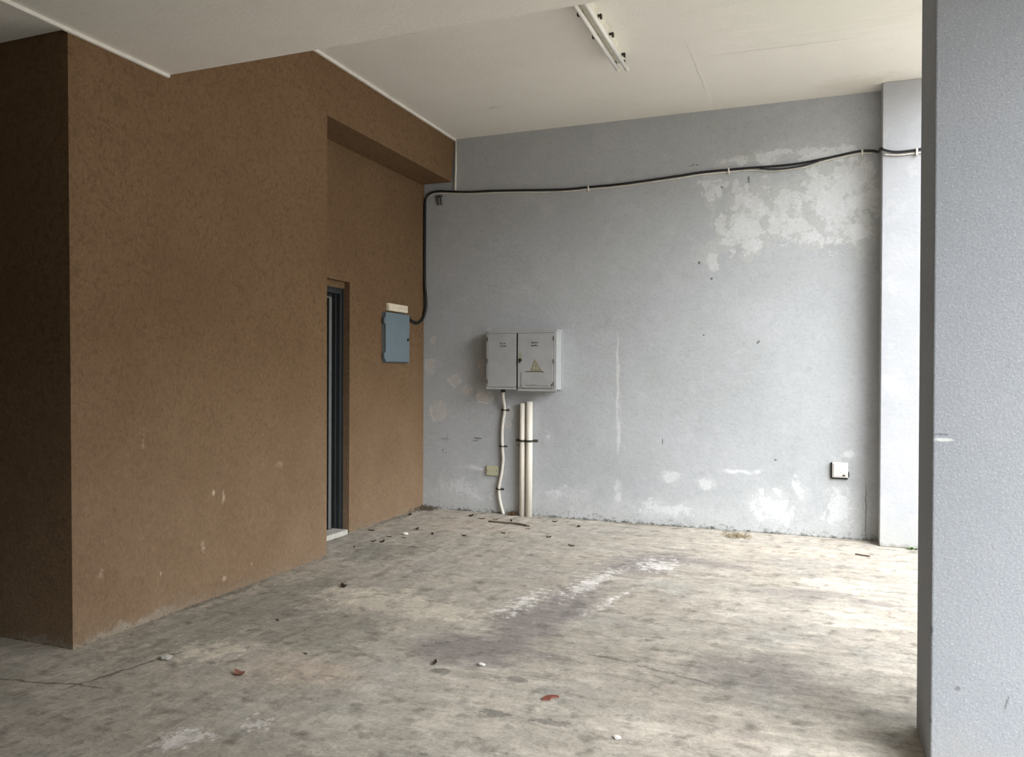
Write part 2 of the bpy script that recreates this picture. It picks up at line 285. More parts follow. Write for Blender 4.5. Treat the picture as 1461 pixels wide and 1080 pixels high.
M = dict(
    pilaster=pilaster_paint(),
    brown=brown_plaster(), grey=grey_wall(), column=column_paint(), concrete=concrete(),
    ceiling=ceiling_paint('cream_ceiling_paint', True), soffit=ceiling_paint('cream_low_ceiling_paint', False),
    trim=plain('cream_trim_paint', (.80,.77,.71), .7), inner=plain('unlit_room_plaster', (.20,.18,.16), .9),
    rear=plain('unseen_wall_plaster', (.22,.21,.20), .9), pave=plain('pale_outdoor_paving', (.50,.46,.40), .9, scale=2),  # unseen walls kept dark so they reflect less light
    frame=plain('blue_grey_steel_door_paint', (.030,.033,.034), .5), panel=plain('black_door_panel', (.004,.004,.005), .6, spec=.1), leaf_edge=plain('bare_grey_steel_edge', (.16,.165,.16), .45),
    cab=plain('grey_cabinet_enamel', (.39,.395,.39), .5, scale=8), cab_door=plain('grey_door_enamel', (.37,.375,.372), .5, scale=8),
    dark=plain('black_rubber_seal', (.018,.018,.017), .7), rust=plain('rusty_scrape', (.12,.085,.05), .8),
    lock=plain('dark_lock_metal', (.05,.048,.035), .4, .5), yellow=plain('faded_yellow_sticker', (.335,.325,.245), .7),
    yellow_dark=plain('dull_ochre_ink', (.25,.23,.15), .7), ink=plain('faded_black_print', (.10,.10,.095), .8),
    paper=plain('pale_sticker_residue', (.52,.52,.50), .8),
    pvc=plain('cream_pvc', (.74,.69,.60), .45, scale=5, dirt=.1), pvc_thin=plain('dusty_white_conduit_plastic', (.66,.63,.56), .5, dirt=.2),
    strap=plain('dark_clamp_metal', (.06,.055,.045), .6), cable=plain('black_cable_sheath', (.014,.014,.014), .55),
    blue=plain('blue_grey_box_enamel', (.165,.215,.245), .45, scale=5), cream=plain('cream_plastic', (.78,.69,.53), .55),
    plate=plain('yellowed_plastic_plate', (.46,.45,.31), .6), socket=plain('off_white_socket_plastic', (.66,.63,.59), .5),
    batten=plain('dusty_batten_enamel', (.78,.75,.64), .5, dirt=.3, scale=40), tube=plain('unlit_tube_glass', (.86,.85,.81), .25, dirt=.05),
    leaf=plain('dark_dead_leaf', (.040,.028,.018), .8), leaf2=plain('brown_dead_leaf', (.11,.07,.035), .8), red=plain('red_brown_leaf', (.20,.065,.045), .7),
    pink=plain('pinkish_leaf', (.26,.12,.085), .7), straw=plain('dry_straw', (.33,.27,.17), .9), green=plain('green_weed_leaf', (.07,.16,.025), .7),
    stone=plain('pale_mortar', (.60,.575,.52), .9, dirt=.3, scale=30), white=plain('white_chip', (.80,.78,.73), .8), twig=plain('grey_twig', (.13,.105,.075), .9),
)

# ------------------------------------------------------------------ mesh helpers
def link(name, bm, mat, parent=None, smooth=False):
    me = bpy.data.meshes.new(name); bmesh.ops.recalc_face_normals(bm, faces=bm.faces[:])
    if smooth:
        for f in bm.faces: f.smooth = True
    bm.to_mesh(me); bm.free()
    for m in (mat if isinstance(mat, (list, tuple)) else [mat]): me.materials.append(m)
    o = bpy.data.objects.new(name, me); COL.objects.link(o)
    if parent: o.parent = parent
    return o
def tag(o, label, cat, group=None):
    o['label'] = label; o['category'] = cat
    if group: o['group'] = group
    return o
def struct(o, label=None, cat=None):
    o['kind'] = 'structure'
    if label: o['label'] = label
    if cat: o['category'] = cat
    return o
def thing(name, label, cat, loc=(0,0,0), group=None):
    o = bpy.data.objects.new(name, None); COL.objects.link(o); o.location = loc
    o.empty_display_size = .05
    return tag(o, label, cat, group)
def box(bm, a, b, bev=0.0, seg=2):
    a, b = Vector(a), Vector(b)
    r = bmesh.ops.create_cube(bm, size=1.0)
    vs = r['verts']
    for v in vs: v.co = Vector([a[i]+(v.co[i]+.5)*(b[i]-a[i]) for i in range(3)])
    if bev:
        es = list({e for v in vs for e in v.link_edges})
        bmesh.ops.bevel(bm, geom=es, offset=bev, segments=seg, profile=.5, affect='EDGES')
    return bm
def prism(bm, pts, f0, f1):
    """pts in 2-D; f0/f1 map a point to 3-D for the two caps"""
    A = [bm.verts.new(f0(p)) for p in pts]; B = [bm.verts.new(f1(p)) for p in pts]
    bm.faces.new(A); bm.faces.new(B[::-1])
    n = len(pts)
    for i in range(n): bm.faces.new((A[i], B[i], B[(i+1)%n], A[(i+1)%n]))
    return bm
def smooth_path(pts, k=6):
    P = [Vector(p) for p in pts]; out = []
    for i in range(len(P)-1):
        p0, p1, p2, p3 = P[max(i-1,0)], P[i], P[i+1], P[min(i+2,len(P)-1)]
        for j in range(k):
            u = j/k
            out.append(.5*((2*p1)+(p2-p0)*u+(2*p0-5*p1+4*p2-p3)*u*u+(3*p1-p0-3*p2+p3)*u**3))
    return out+[P[-1]]
def tube(bm, pts, r, n=10, caps=True, hollow=False):
    P = [Vector(p) for p in pts]; rings = []
    up = Vector((0,0,1)); t0 = (P[1]-P[0]).normalized()
    if abs(t0.dot(up)) > .9: up = Vector((1,0,0))
    side = t0.cross(up).normalized()
    for i, p in enumerate(P):
        t = (P[min(i+1,len(P)-1)]-P[max(i-1,0)]).normalized()
        side = (side - t*side.dot(t)).normalized(); w = t.cross(side)
        rr = r[i] if isinstance(r, (list, tuple)) else r
        rings.append([bm.verts.new(p+side*rr*math.cos(2*math.pi*j/n)+w*rr*math.sin(2*math.pi*j/n)) for j in range(n)])
    for a, b in zip(rings, rings[1:]):
        for j in range(n): bm.faces.new((a[j], a[(j+1)%n], b[(j+1)%n], b[j]))
    if caps: bm.faces.new(rings[0][::-1]); bm.faces.new(rings[-1])
    return bm
def B(): return bmesh.new()

# ------------------------------------------------------------------ the setting
bm = box(B(), (XL-.2,YR-.2,-.25), (XE+.02,YB+.3,0)); struct(link('floor', bm, M['concrete']))
bm = box(B(), (XE+.02,-30,-.25), (45,40,-.02)); struct(link('pavement_unseen', bm, M['pave']))  # unseen paving beyond the open side, guessed and placed for its light

def lean(z): return 3.008 + (2.972-3.008)*z/3.2      # the near corner leans a touch
bm = B()
prism(bm, [(XW,0),(XW,Y2-Y1),(-4.12,Y2-Y1),(-4.12,.3),(XW-.3,.3)],
      lambda p: (p[0], lean(0)+p[1] if p[1] < 1 else Y2+.011, 0), lambda p: (p[0], lean(Z2)+p[1] if p[1] < 1 else Y2-.003, Z2))
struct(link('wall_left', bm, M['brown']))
bm = B()
prism(bm, [(XL,0),(XW,0),(XW-.3,.3),(XL,.3)], lambda p: (p[0], lean(0)+p[1], 0), lambda p: (p[0], lean(Z2)+p[1], Z2))
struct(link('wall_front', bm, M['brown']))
# recessed wall with the doorway
DY0, DY1, DZ = 5.33, 6.156, 2.273
bm = B()
prism(bm, [(Y2,DZ),(DY1,DZ),(DY1,0),(YB,0),(YB,ZB),(Y2,ZB)], lambda p: (XD, p[0], p[1]), lambda p: (XD-.16, p[0], p[1]))
box(bm, (XD-.16,Y2,0), (XD,DY0,DZ)); box(bm, (XD-.16,DY0,DZ-.058), (XD-.055,DY1,DZ))
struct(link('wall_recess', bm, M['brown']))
bm = B()
prism(bm, [(Y2-.004,ZB),(7.525,ZB-.012),(YB-.004,Z2),(Y2-.004,Z2)], lambda p: (XW, p[0], p[1]), lambda p: (XD-.16, p[0], p[1]))
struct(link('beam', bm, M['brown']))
bm = box(B(), (XL-.2,YB,0), (XE+.02,YB+.25,Z2)); struct(link('wall_back', bm, M['grey']))
bm = box(B(), (XP,YP,0), (XE-.02,YB,Z2), .006); struct(link('pilaster', bm, M['pilaster']))
bm = box(B(), (XC,YC0,0), (XE-.02,YC1,Z1), .008, 3); struct(link('column', bm, M['column']))
bm = box(B(), (XL-.2,YS,Z2), (XE+.15,YB+.25,Z2+.2)); struct(link('ceiling', bm, M['ceiling']))
bm = box(B(), (XW,YR,Z1), (XE+.9,YS,Z2+.2)); struct(link('ceiling_low', bm, M['soffit']))  # unseen overhang past the open side, added to shade the column front
bm = box(B(), (XL-.2,YR,Z1), (XW,2.98,Z1+.2)); struct(link('ceiling_left', bm, M['soffit']))
bm = box(B(), (XL-.2,YR-.2,0), (XE+.02,YR,Z2+.2)); struct(link('wall_rear_unseen', bm, M['rear']))  # unseen wall, set close behind the viewer to keep light out
bm = box(B(), (XE-.18,YR,0), (XE+.02,.9,Z2)); struct(link('wall_right_added', bm, M['rear']))  # unseen blocker, added to darken the brown front wall and the column
bm = box(B(), (XL-.2,YR,0), (XL,YB,Z2)); struct(link('wall_far_left', bm, M['inner']))
def bead(name, x0, x1, y0, y1, z0, z1):
    struct(link(name, box(B(), (x0,y0,z0), (x1,y1,z1), .006), M['trim']))
bead('trim_1', XW-.004, XW+.020, YR, YS-.002, Z1-.020, Z1+.002)
bead('trim_2', XW-.004, XW+.022, YS+.01, YB-.001, Z2-.022, Z2+.002)

# doorway: reveal, steel frame, leaf swung into the dark room
def door_frame(DZ=DZ-.058):
    x0, x1 = XD-.155, XD-.075
    fr = B()
    prism(fr, [(DY0,0),(DY0,DZ),(DY1,DZ),(DY1,0),(DY1-.045,0),(DY1-.045,DZ-.05),(DY0+.05,DZ-.05),(DY0+.05,0)], lambda p: (x1,p[0],p[1]), lambda p: (x0,p[0],p[1]))
    o = struct(link('door_1', fr, M['frame']), 'dark grey steel door frame in the brown recessed wall, door ajar', 'door')
    lip = B()
    box(lip, (x1,DY1-.012,0), (x1+.012,DY1,DZ-.012)); box(lip, (x1,DY0,DZ-.012), (x1+.012,DY1,DZ))
    link('frame_lip', lip, M['frame'], o)
    st = B(); box(st, (x0+.01,DY1-.065,0), (x0+.045,DY1-.045,DZ-.05)); link('door_stop', st, M['frame'], o)
    lf = B()
    box(lf, (-.034,-.72,.045), (-.004,-.070,DZ-.075), .002)
    l = link('door_leaf', lf, M['panel'], o); l.location = (x0+.045, DY1-.030, 0); l.rotation_euler = (0,0,R(-3))
    ed = B(); box(ed, (-.004,-.125,.05), (.004,-.088,DZ-.080), .002); box(ed, (-.004,-.72,DZ-.095), (.003,-.125,DZ-.083)); link('leaf_stile', ed, M['leaf_edge'], l)
    return o
door_frame()
bm = B(); box(bm, (XD-.17,DY0,-.01), (XD+.03,6.10,.042), .012, 3)
struct(link('door_sill', bm, M['stone']))

# ------------------------------------------------------------------ electrical cabinet
CX0, CX1, CXM, CZ0, CZ1, CD = -3.165, -2.415, -2.825, 1.283, 1.880, .183
FY = YB-CD
cab = thing('electrical_cabinet', 'grey double door metal electrical cabinet mounted on the grey back wall', 'electrical cabinet', ((CX0+CX1)/2, YB, CZ0))
def local(o, root):            # geometry is written in room coordinates; hang it under the root without moving it
    o.parent = root; o.matrix_parent_inverse = Matrix.Translation(-root.location); return o
def lp(name, bm, mat, root, smooth=False):
    return local(link(name, bm, mat, None, smooth), root)
def sub(name, bm, mat, parent, smooth=False):
    return link(name, bm, mat, parent, smooth)
bm = B(); box(bm, (CX0,FY+.012,CZ0+.010), (CX1,YB-.0005,CZ1), .004)
box(bm, (CX0-.006,FY+.004,CZ1-.004), (CX1+.006,YB-.0005,CZ1+.012), .003)
body = lp('cabinet_body', bm, M['cab'], cab)
# frame strips round the two doors
bm = B()
box(bm, (CX0,FY+.002,CZ0+.010), (CX0+.016,FY+.014,CZ1-.004), .002); box(bm, (CX0,FY,CZ0+.008), (CXM-.012,FY+.014,CZ0+.030), .003)
box(bm, (CXM+.004,FY,CZ0-.006), (CX1,FY+.014,CZ0+.024), .003); box(bm, (CX1-.030,FY+.001,CZ0+.01), (CX1,FY+.014,CZ1-.004), .002)
box(bm, (CX0,FY+.002,CZ1-.022), (CX1,FY+.014,CZ1-.004), .002)
sub('door_surround', bm, M['cab'], body)
bm = B(); box(bm, (CXM-.012,FY+.004,CZ0+.01), (CXM+.002,FY+.0125,CZ1-.006)); sub('door_gap', bm, M['dark'], body)
bm = B(); box(bm, (CX1,YB-.012,CZ0+.02), (CX1+.012,YB-.0005,CZ1-.02), .003); sub('rear_flange', bm, M['cab'], body)
dl = lp('cabinet_door', box(B(), (CX0+.018,FY-.002,CZ0+.033), (CXM-.013,FY+.012,CZ1-.025), .003), M['cab_door'], cab)
dr = lp('cabinet_door', box(B(), (CXM+.004,FY-.004,CZ0+.028), (CX1-.034,FY+.012,CZ1-.025), .003), M['cab_door'], cab)
dl['label'] = 'plain left door of the cabinet'; dr['label'] = 'right door with lock and yellow warning sticker'
rng = random.Random(4)
def print_lines(cx, cz, y, w, door):
    bm = B()
    for row in range(2):
        z = cz-row*.029; x = cx-w/2
        while x < cx+w/2:
            lw = rng.uniform(.006, .010); h = .018 if (x < cx-w/2+.004 or rng.random() < .2) else .012
            box(bm, (x,y-.0012,z-.009), (x+.0028,y+.0005,z-.009+h))
            if rng.random() < .7: box(bm, (x,y-.0012,z-.009+rng.choice((0,.005,.009))), (x+lw,y+.0005,z-.0062+rng.choice((0,.005,.009))))
            if rng.random() < .6: box(bm, (x+lw-.0025,y-.0012,z-.009), (x+lw,y+.0005,z+.002))
            x += lw+.0035
    o = sub('printed_label', bm, M['ink'], door); return o
print_lines(-2.985, 1.758, FY-.002, .058, dl)
print_lines(-2.640, 1.762, FY-.004, .070, dr)
for x, z in ((CX0+.010,1.80),(CX0+.010,1.58),(CX0+.010,1.37)):
    bm = B(); tube(bm, [(x,FY-.001,z-.022),(x,FY-.001,z+.022)], .005, 8); sub('hinge', bm, M['strap'], dl)
for z in (1.80,1.575,1.35):
    bm = B(); tube(bm, [(CX1-.030,FY-.003,z-.022),(CX1-.030,FY-.003,z+.022)], .005, 8); sub('hinge', bm, M['strap'], dr)
bm = B(); tube(bm, [(-2.792,FY-.003,1.588),(-2.792,FY-.022,1.588)], .016, 14); box(bm, (-2.797,FY-.026,1.555), (-2.785,FY-.020,1.592), .001)
sub('lock', bm, M['lock'], dr)
bm = B(); box(bm, (-2.810,FY-.0052,1.600), (-2.775,FY-.0035,1.665)); sub('yellow_tag', bm, M['yellow'], dr)
# warning sticker: faded triangle with a bolt, its lower edge torn
bm = B(); prism(bm, [(-2.690,1.478),(-2.560,1.478),(-2.640,1.605)], lambda p: (p[0],FY-.0052,p[1]), lambda p: (p[0],FY-.0035,p[1]))
stk = sub('warning_sticker', bm, M['yellow'], dr)
bm = B()
for a, b in (((-2.672,1.487),(-2.578,1.487)), ((-2.578,1.487),(-2.638,1.583)), ((-2.638,1.583),(-2.672,1.487))):
    a, b = Vector(a), Vector(b); n = Vector((-(b-a).y,(b-a).x)).normalized()*.004
    prism(bm, [a-n,b-n,b+n,a+n], lambda p: (p[0],FY-.0062,p[1]), lambda p: (p[0],FY-.0050,p[1]))
prism(bm, [(-2.630,1.555),(-2.640,1.522),(-2.628,1.525),(-2.632,1.497),(-2.612,1.532),(-2.624,1.530),(-2.618,1.555)], lambda p: (p[0],FY-.0062,p[1]), lambda p: (p[0],FY-.0050,p[1]))
sub('warning_symbol', bm, M['yellow_dark'], dr)
bm = B(); box(bm, (-2.735,FY-.0056,1.468), (-2.556,FY-.0035,1.477)); prism(bm, [(-2.560,1.479),(-2.535,1.462),(-2.565,1.466)], lambda p: (p[0],FY-.0056,p[1]), lambda p: (p[0],FY-.0035,p[1]))
box(bm, (-2.788,FY-.0052,1.335), (-2.782,FY-.0035,1.462)); box(bm, (-2.735,FY-.0052,1.333), (-2.62,FY-.0035,1.338)); box(bm, (-2.62,FY-.0052,1.330), (-2.50,FY-.0035,1.333))
box(bm, (-2.795,FY-.0052,1.322), (-2.780,FY-.0035,1.334)); box(bm, (-2.468,FY-.0052,1.325), (-2.456,FY-.0035,1.352))
sub('rust_lines', bm, M['rust'], dr)
bm = B(); box(bm, (-2.787,FY-.0015,1.298), (-2.46,FY+.001,1.302)); sub('rust_lines', bm, M['rust'], body)
bm = B(); tube(bm, [(-3.010,YB-.10,CZ0+.012),(-3.010,YB-.10,CZ0-.022)], .024, 12); sub('cable_gland', bm, M['dark'], body)

# thin white conduit down from the cabinet, with its clips
pts = [(-3.010,YB-.10,1.262),(-3.020,YB-.075,1.20),(-3.022,YB-.028,1.08),(-3.045,YB-.024,.93),(-3.050,YB-.024,.80),(-3.045,YB-.024,.66),(-3.038,YB-.024,.56),(-3.055,YB-.024,.42),(-3.082,YB-.024,.28),(-3.080,YB-.026,.20),(-3.060,YB-.03,.10),(-3.025,YB-.035,.0)]
cond = tag(link('conduit', tube(B(), smooth_path(pts, 6), .0165, 10), M['pvc_thin'], smooth=True), 'thin wavy white conduit dropping from the cabinet down to the floor', 'conduit')
def conduit_clip(x, z, label):
    c = B(); box(c, (x-.045,YB-.006,z-.010), (x+.045,YB-.0005,z+.010), .002)
    tube(c, [(x+.019*math.cos(a), YB-.024-.019*math.sin(a), z) for a in [i*math.pi/8 for i in range(9)]], .006, 6)
    tube(c, [(x+.034,YB-.006,z),(x+.034,YB-.012,z)], .006, 6)
    return tag(link('conduit_clip', c, M['strap']), label, 'clip', 'clips on the thin conduit')
conduit_clip(-3.024, 1.075, 'dark metal clip on thin white conduit, nearest below the cabinet')
conduit_clip(-3.047, .70, 'dark metal clip on thin white conduit, level with the pipe strap')
conduit_clip(-3.080, .255, 'dark metal clip on thin white conduit, lowest one near the floor')

# two stout pipes with a strap
def stout_pipe(x, r, top, label):
    bm = B()
    prof = [(r,0),(r,top),(r-.005,top+.001),(r-.005,top-.25)]
    n = 24; rings = [[bm.verts.new((x+q*math.cos(2*math.pi*j/n), YB-.048+q*math.sin(2*math.pi*j/n), z)) for j in range(n)] for q, z in prof]
    for a, b in zip(rings, rings[1:]):
        for j in range(n): bm.faces.new((a[j],a[(j+1)%n],b[(j+1)%n],b[j]))
    bm.faces.new(rings[-1])
    bm.faces.new(rings[0][::-1])
    return tag(link('pipe', bm, M['pvc'], smooth=False), label, 'pipe', 'cream pipes below the cabinet')
pl = stout_pipe(-2.818, .029, 1.150, 'narrower shorter cream plastic pipe standing next to the thin conduit')
pr = stout_pipe(-2.744, .034, 1.168, 'wider taller cream plastic pipe, right one of the pair under the cabinet')
for o in (pl, pr):
    for f in o.data.polygons: f.use_smooth = abs(f.normal.z) < .5
bm = B()
arc = [(-2.744+.040*math.cos(a), YB-.048-.040*math.sin(a), .768) for a in [i*math.pi/10 for i in range(11)]]
arc2 = [(-2.818+.034*math.cos(a), YB-.048-.034*math.sin(a), .768) for a in [i*math.pi/10 for i in range(11)]]
box(bm, (-2.905,YB-.008,.755), (-2.665,YB-.0005,.781), .002)
for A in (arc, arc2):
    for p, q in zip(A, A[1:]):
        prism(bm, [(0,-.011),(1,-.011),(1,.011),(0,.011)], lambda s, p=p, q=q: (p[0]+(q[0]-p[0])*s[0], p[1]+(q[1]-p[1])*s[0], .768+s[1]),
              lambda s, p=p, q=q: (p[0]+(q[0]-p[0])*s[0], p[1]+(q[1]-p[1])*s[0]-.003, .768+s[1]))
for x in (-2.892, -2.781, -2.677): tube(bm, [(x,YB-.008,.768),(x,YB-.014,.768)], .007, 8)
tag(link('pipe_strap', bm, M['strap']), 'dark metal strap holding the two cream pipes to the wall', 'pipe strap')

# socket plates
pt = thing('cover_plate', 'yellowed blank cover plate low on the wall beside thin conduit', 'cover plate', (-3.160,YB,.44))
lp('plate', box(B(), (-3.228,YB-.022,.392), (-3.094,YB-.0005,.494), .004), M['plate'], pt)
for z in (.443,):
    for x in (-3.21,-3.112):
        bm = B(); tube(bm, [(x,YB-.022,z),(x,YB-.0245,z)], .005, 8); lp('screw', bm, M['strap'], pt)
sk = thing('wall_socket', 'square off-white weathered wall socket near the pilaster', 'socket', (.175,YB,.61))
lp('socket_box', box(B(), (.110,YB-.035,.545), (.240,YB-.0005,.679), .006), M['socket'], sk)
bm = B(); box(bm, (.098,YB-.020,.538), (.118,YB-.0005,.675), .003); box(bm, (.104,YB-.020,.530), (.240,YB-.0005,.546), .003); lp('rear_gasket', bm, M['dark'], sk)
fc = lp('socket_face', box(B(), (.121,YB-.043,.556), (.229,YB-.034,.668), .004), M['socket'], sk)
bm = B()
for x in (.155,.185): box(bm, (x-.005,YB-.0445,.590), (x+.005,YB-.0425,.602))
box(bm, (.167,YB-.0445,.615), (.173,YB-.0425,.628)); sub('pin_holes', bm, M['plate'], fc)
bm = B(); box(bm, (.195,YB-.047,.560), (.216,YB-.042,.574), .002); sub('switch', bm, M['strap'], fc)
bm = B(); tube(bm, [(.243,YB-.02,.60),(.246,YB-.02,.575),(.244,YB-.02,.55)], .006, 8); lp('side_latch', bm, M['strap'], sk)

# ------------------------------------------------------------------ cable runs
def wallY(x): return YB-.016
main = [(-3.968,3.335),(-3.90,3.376),(-3.80,3.392),(-3.70,3.382),(-3.588,3.370),(-3.40,3.356),(-3.202,3.350),(-2.90,3.332),(-2.587,3.310),(-2.35,3.300),(-2.146,3.303),(-1.86,3.305),(-1.586,3.318),(-1.30,3.335),(-1.054,3.353),(-.798,3.356),(-.60,3.355),(-.43,3.352),(-.28,3.352),(-.126,3.362),(.04,3.382),(.165,3.400),(.26,3.414),(.336,3.420),(.42,3.412)]
P3 = [(XD+.018,7.222,2.035),(XD+.017,YB-.33,2.005),(XD+.017,YB-.25,1.985),(XD+.017,YB-.16,1.985),(XD+.017,YB-.08,2.02),(XD+.020,YB-.034,2.07),(XD+.034,YB-.018,2.16),(XD+.032,YB-.018,2.27),(XD+.020,YB-.018,2.40),(XD+.017,YB-.018,2.6),(XD+.017,YB-.018,2.9),(XD+.017,YB-.018,3.2),(XD+.024,YB-.018,3.31)] + [(x,YB-.016,z) for x, z in main[1:]] + [(.466,YB-.03,3.396),(.472,YP+.05,3.385),(.476,YP-.012,3.372),(.50,YP-.020,3.352),(.58,YP-.016,3.330),(.68,YP-.016,3.328),(.77,YP-.016,3.334),(.99,YP-.016,3.345)]
tag(link('cable', tube(B(), smooth_path(P3, 5), [.0155]*58+[.0155-.0011*i for i in range(1,6)]+[.0100]*400, 10), M['cable'], smooth=True), 'long black cable from the blue-grey box up the corner and across the grey wall', 'cable')
# second thinner cable that sags below it, and the white conduit beside
P4 = [(x,YB-.008,z-.020-(.022 if -.55 < x < -.1 else 0)) for x, z in main if x > -3.95 and not (-3.75 < x < -3.5)]
P4 = [(x,YB-.008,z) for x, _, z in P4]
tag(link('thin_conduit', tube(B(), smooth_path([(x,y,z) for x, y, z in P4], 4), .0072, 8), M['pvc_thin'], smooth=True), 'thin white conduit strung just under the long black cable', 'conduit')
P5 = [(.497,YP-.012,3.318),(.60,YP-.012,3.302),(.75,YP-.012,3.306),(.99,YP-.012,3.315)]
tag(link('thin_conduit', tube(B(), smooth_path(P5, 5), .006, 8), M['pvc_thin'], smooth=True), 'short white conduit under the cable on the pilaster face', 'conduit')
P6 = [(-.52,YB-.032,3.338),(-.42,YB-.030,3.322),(-.30,YB-.028,3.318),(-.15,YB-.030,3.332),(-.02,YB-.034,3.360)]
tag(link('cable', tube(B(), smooth_path(P6, 5), .0065, 8), M['cable'], smooth=True), 'short loose black cable sagging below the long one over peeled paint', 'cable')
for x, z, lb in ((-2.146,3.290,'white cable clip on the back wall right of the cabinet'), (-.798,3.343,'white cable clip at the left edge of the peeled paint'), (.336,3.404,'white cable clip closest to the pilaster')):
    c = B(); box(c, (x-.007,YB-.027,z-.026), (x+.007,YB-.0005,z+.026), .003); tube(c, [(x,YB-.027,z-.019),(x,YB-.031,z-.019)], .004, 8)
    tag(link('cable_clip', c, M['pvc']), lb, 'clip', 'clips along the long cable')
c = B(); box(c, (.735,YP-.030,3.285), (.751,YP-.0005,3.342), .004)
tag(link('cable_clip', c, M['pvc']), 'white cable clip on the pilaster face', 'clip', 'clips along the long cable')
bm = tube(B(), [(-3.597,YB-.014,Z2-.024),(-3.598,YB-.014,3.65),(-3.602,YB-.014,3.385)], .0125, 10)
tag(link('vertical_conduit', bm, M['pvc_thin'], smooth=True), 'white vertical conduit in the corner between brown beam and ceiling', 'conduit')
# cable down the corner into the blue box
br = thing('hanging_bracket', 'small dark two-prong bracket hanging below the cable near the corner', 'bracket', (-3.79,YB,3.34))
lp('bracket_plate', box(B(), (-3.835,YB-.010,3.330), (-3.755,YB-.0005,3.348), .002), M['strap'], br)
for dx in (0, .04):
    bm = B(); tube(bm, [(-3.815+dx,YB-.016,3.335),(-3.808+dx,YB-.018,3.29),(-3.800+dx,YB-.018,3.243)], .009, 8); lp('prong', bm, M['strap'], br)

# ------------------------------------------------------------------ boxes on the brown wall
FX = XD+.042
db = thing('distribution_box', 'blue-grey metal distribution box on the brown recessed wall', 'distribution box', (XD,6.96,1.555))
lp('box_body', box(B(), (XD-.0015,6.728,1.556), (FX-.010,7.215,2.046), .003), M['blue'], db)
bm = B(); box(bm, (FX-.0105,6.730,1.560), (FX-.007,7.200,2.042)); lp('door_seal', bm, M['dark'], db)
bdoor = lp('box_door', box(B(), (FX-.007,6.722,1.564), (FX+.004,7.196,2.046), .003), M['blue'], db)
for z in (1.62, 1.965):
    bm = B(); tube(bm, [(FX-.006,6.716,z-.032),(FX-.006,6.716,z+.032)], .009, 8); box(bm, (FX-.016,6.705,z-.02), (FX-.006,6.722,z+.02), .002); lp('hinge', bm, M['blue'], db)
bm = B(); tube(bm, [(FX+.003,7.160,1.792),(FX+.014,7.160,1.792)], .015, 14); sub('latch', bm, M['lock'], bdoor)
ls = thing('junction_box', 'small cream plastic box directly above the blue-grey distribution box', 'junction box', (XD,6.98,2.062))
lp('box_base', box(B(), (XD+.0005,6.795,2.064), (XD+.030,7.180,2.140), .004), M['cream'], ls)
lp('box_lid', box(B(), (XD+.030,6.800,2.067), (XD+.038,7.175,2.137), .003), M['cream'], ls)
bm = B(); box(bm, (XD+.0375,6.96,2.103), (XD+.0388,7.15,2.105)); lp('lid_groove', bm, M['strap'], ls)

# ------------------------------------------------------------------ twin tube batten on the ceiling
LX, L0, L1 = -1.448, 4.78, 6.02
lamp = thing('ceiling_light', 'unlit twin tube fluorescent light fixed on the cream ceiling', 'ceiling light', (LX,(L0+L1)/2,Z2))
lp('batten_body', box(B(), (LX-.034,L0,Z2-.074), (LX+.034,L1,Z2-.0005), .006), M['batten'], lamp)
for s, dy in ((-1,.030),(1,.040)):
    x = LX+s*.034
    bm = B(); tube(bm, [(x,L0+.05,Z2-.104),(x,L1+dy,Z2-.104)], .0155, 14); t_ = lp('tube', bm, M['tube'], lamp, True)
    for y in (L0+.04, L1+dy):
        bm = B(); tube(bm, [(x,y-.016,Z2-.104),(x,y+.016,Z2-.104)], .017, 14); sub('tube_cap', bm, M['batten'], t_)
    for y in (L0+.02, L1-.045):
        bm = B(); box(bm, (x-.010,y-.014,Z2-.112), (x+.010,y+.014,Z2-.070), .003); lp('lamp_holder', bm, M['lock'], lamp)
for x, y in ((LX-.078,5.12),(LX-.078,5.50),(LX+.055,5.21),(LX+.060,5.52),(LX+.055,5.90)):
    s = 1 if x > LX else -1
    bm = B(); box(bm, (min(x,LX+s*.033),y-.012,Z2-.060), (max(x,LX+s*.033),y+.012,Z2-.048), .002); box(bm, (x-.007,y-.014,Z2-.078), (x+.007,y+.014,Z2-.046), .003)
    lp('side_clip', bm, M['lock'], lamp)
bm = B(); box(bm, (LX-.02,L1,Z2-.055), (LX+.03,L1+.012,Z2-.01), .003); lp('end_cap', bm, M['lock'], lamp)

# ------------------------------------------------------------------ litter on the floor
rnd = random.Random(11)
def leaf_mesh(name, L, W, curl, mat, seed, bend=0.0):
    r = random.Random(seed); bm = B(); n = 9; rows = []
    for i in range(n):
        u = i/(n-1); w = W*math.sin(math.pi*min(max(u,.02),.985)**.8)*(.9+.2*r.random())+.0012
        y = (u-.5)*L; zc = .004+curl*(2*u-1)**2
        xo = bend*math.sin(math.pi*u)
        rows.append([bm.verts.new((xo+w*k, y, zc+curl*.7*abs(k)+r.uniform(-.001,.001)*(L/.06))) for k in (-1,-.5,0,.5,1)])
    for a, b in zip(rows, rows[1:]):
        for j in range(4): bm.faces.new((a[j],a[j+1],b[j+1],b[j]))
    geo = bmesh.ops.extrude_face_region(bm, geom=bm.faces[:])
    for v in geo['geom']:
        if isinstance(v, bmesh.types.BMVert): v.co.z -= .002
    lo = min(v.co.z for v in bm.verts)
    for v in bm.verts: v.co.z -= lo
    me = bpy.data.meshes.new(name); bmesh.ops.recalc_face_normals(bm, faces=bm.faces[:]); bm.to_mesh(me); bm.free(); me.materials.append(mat)
    return me
kinds = [leaf_mesh('dry_leaf', .085, .022, .016, M['leaf'], 1), leaf_mesh('dry_leaf', .07, .018, .022, M['leaf'], 2), leaf_mesh('dry_leaf', .10, .016, .008, M['leaf2'], 3)]
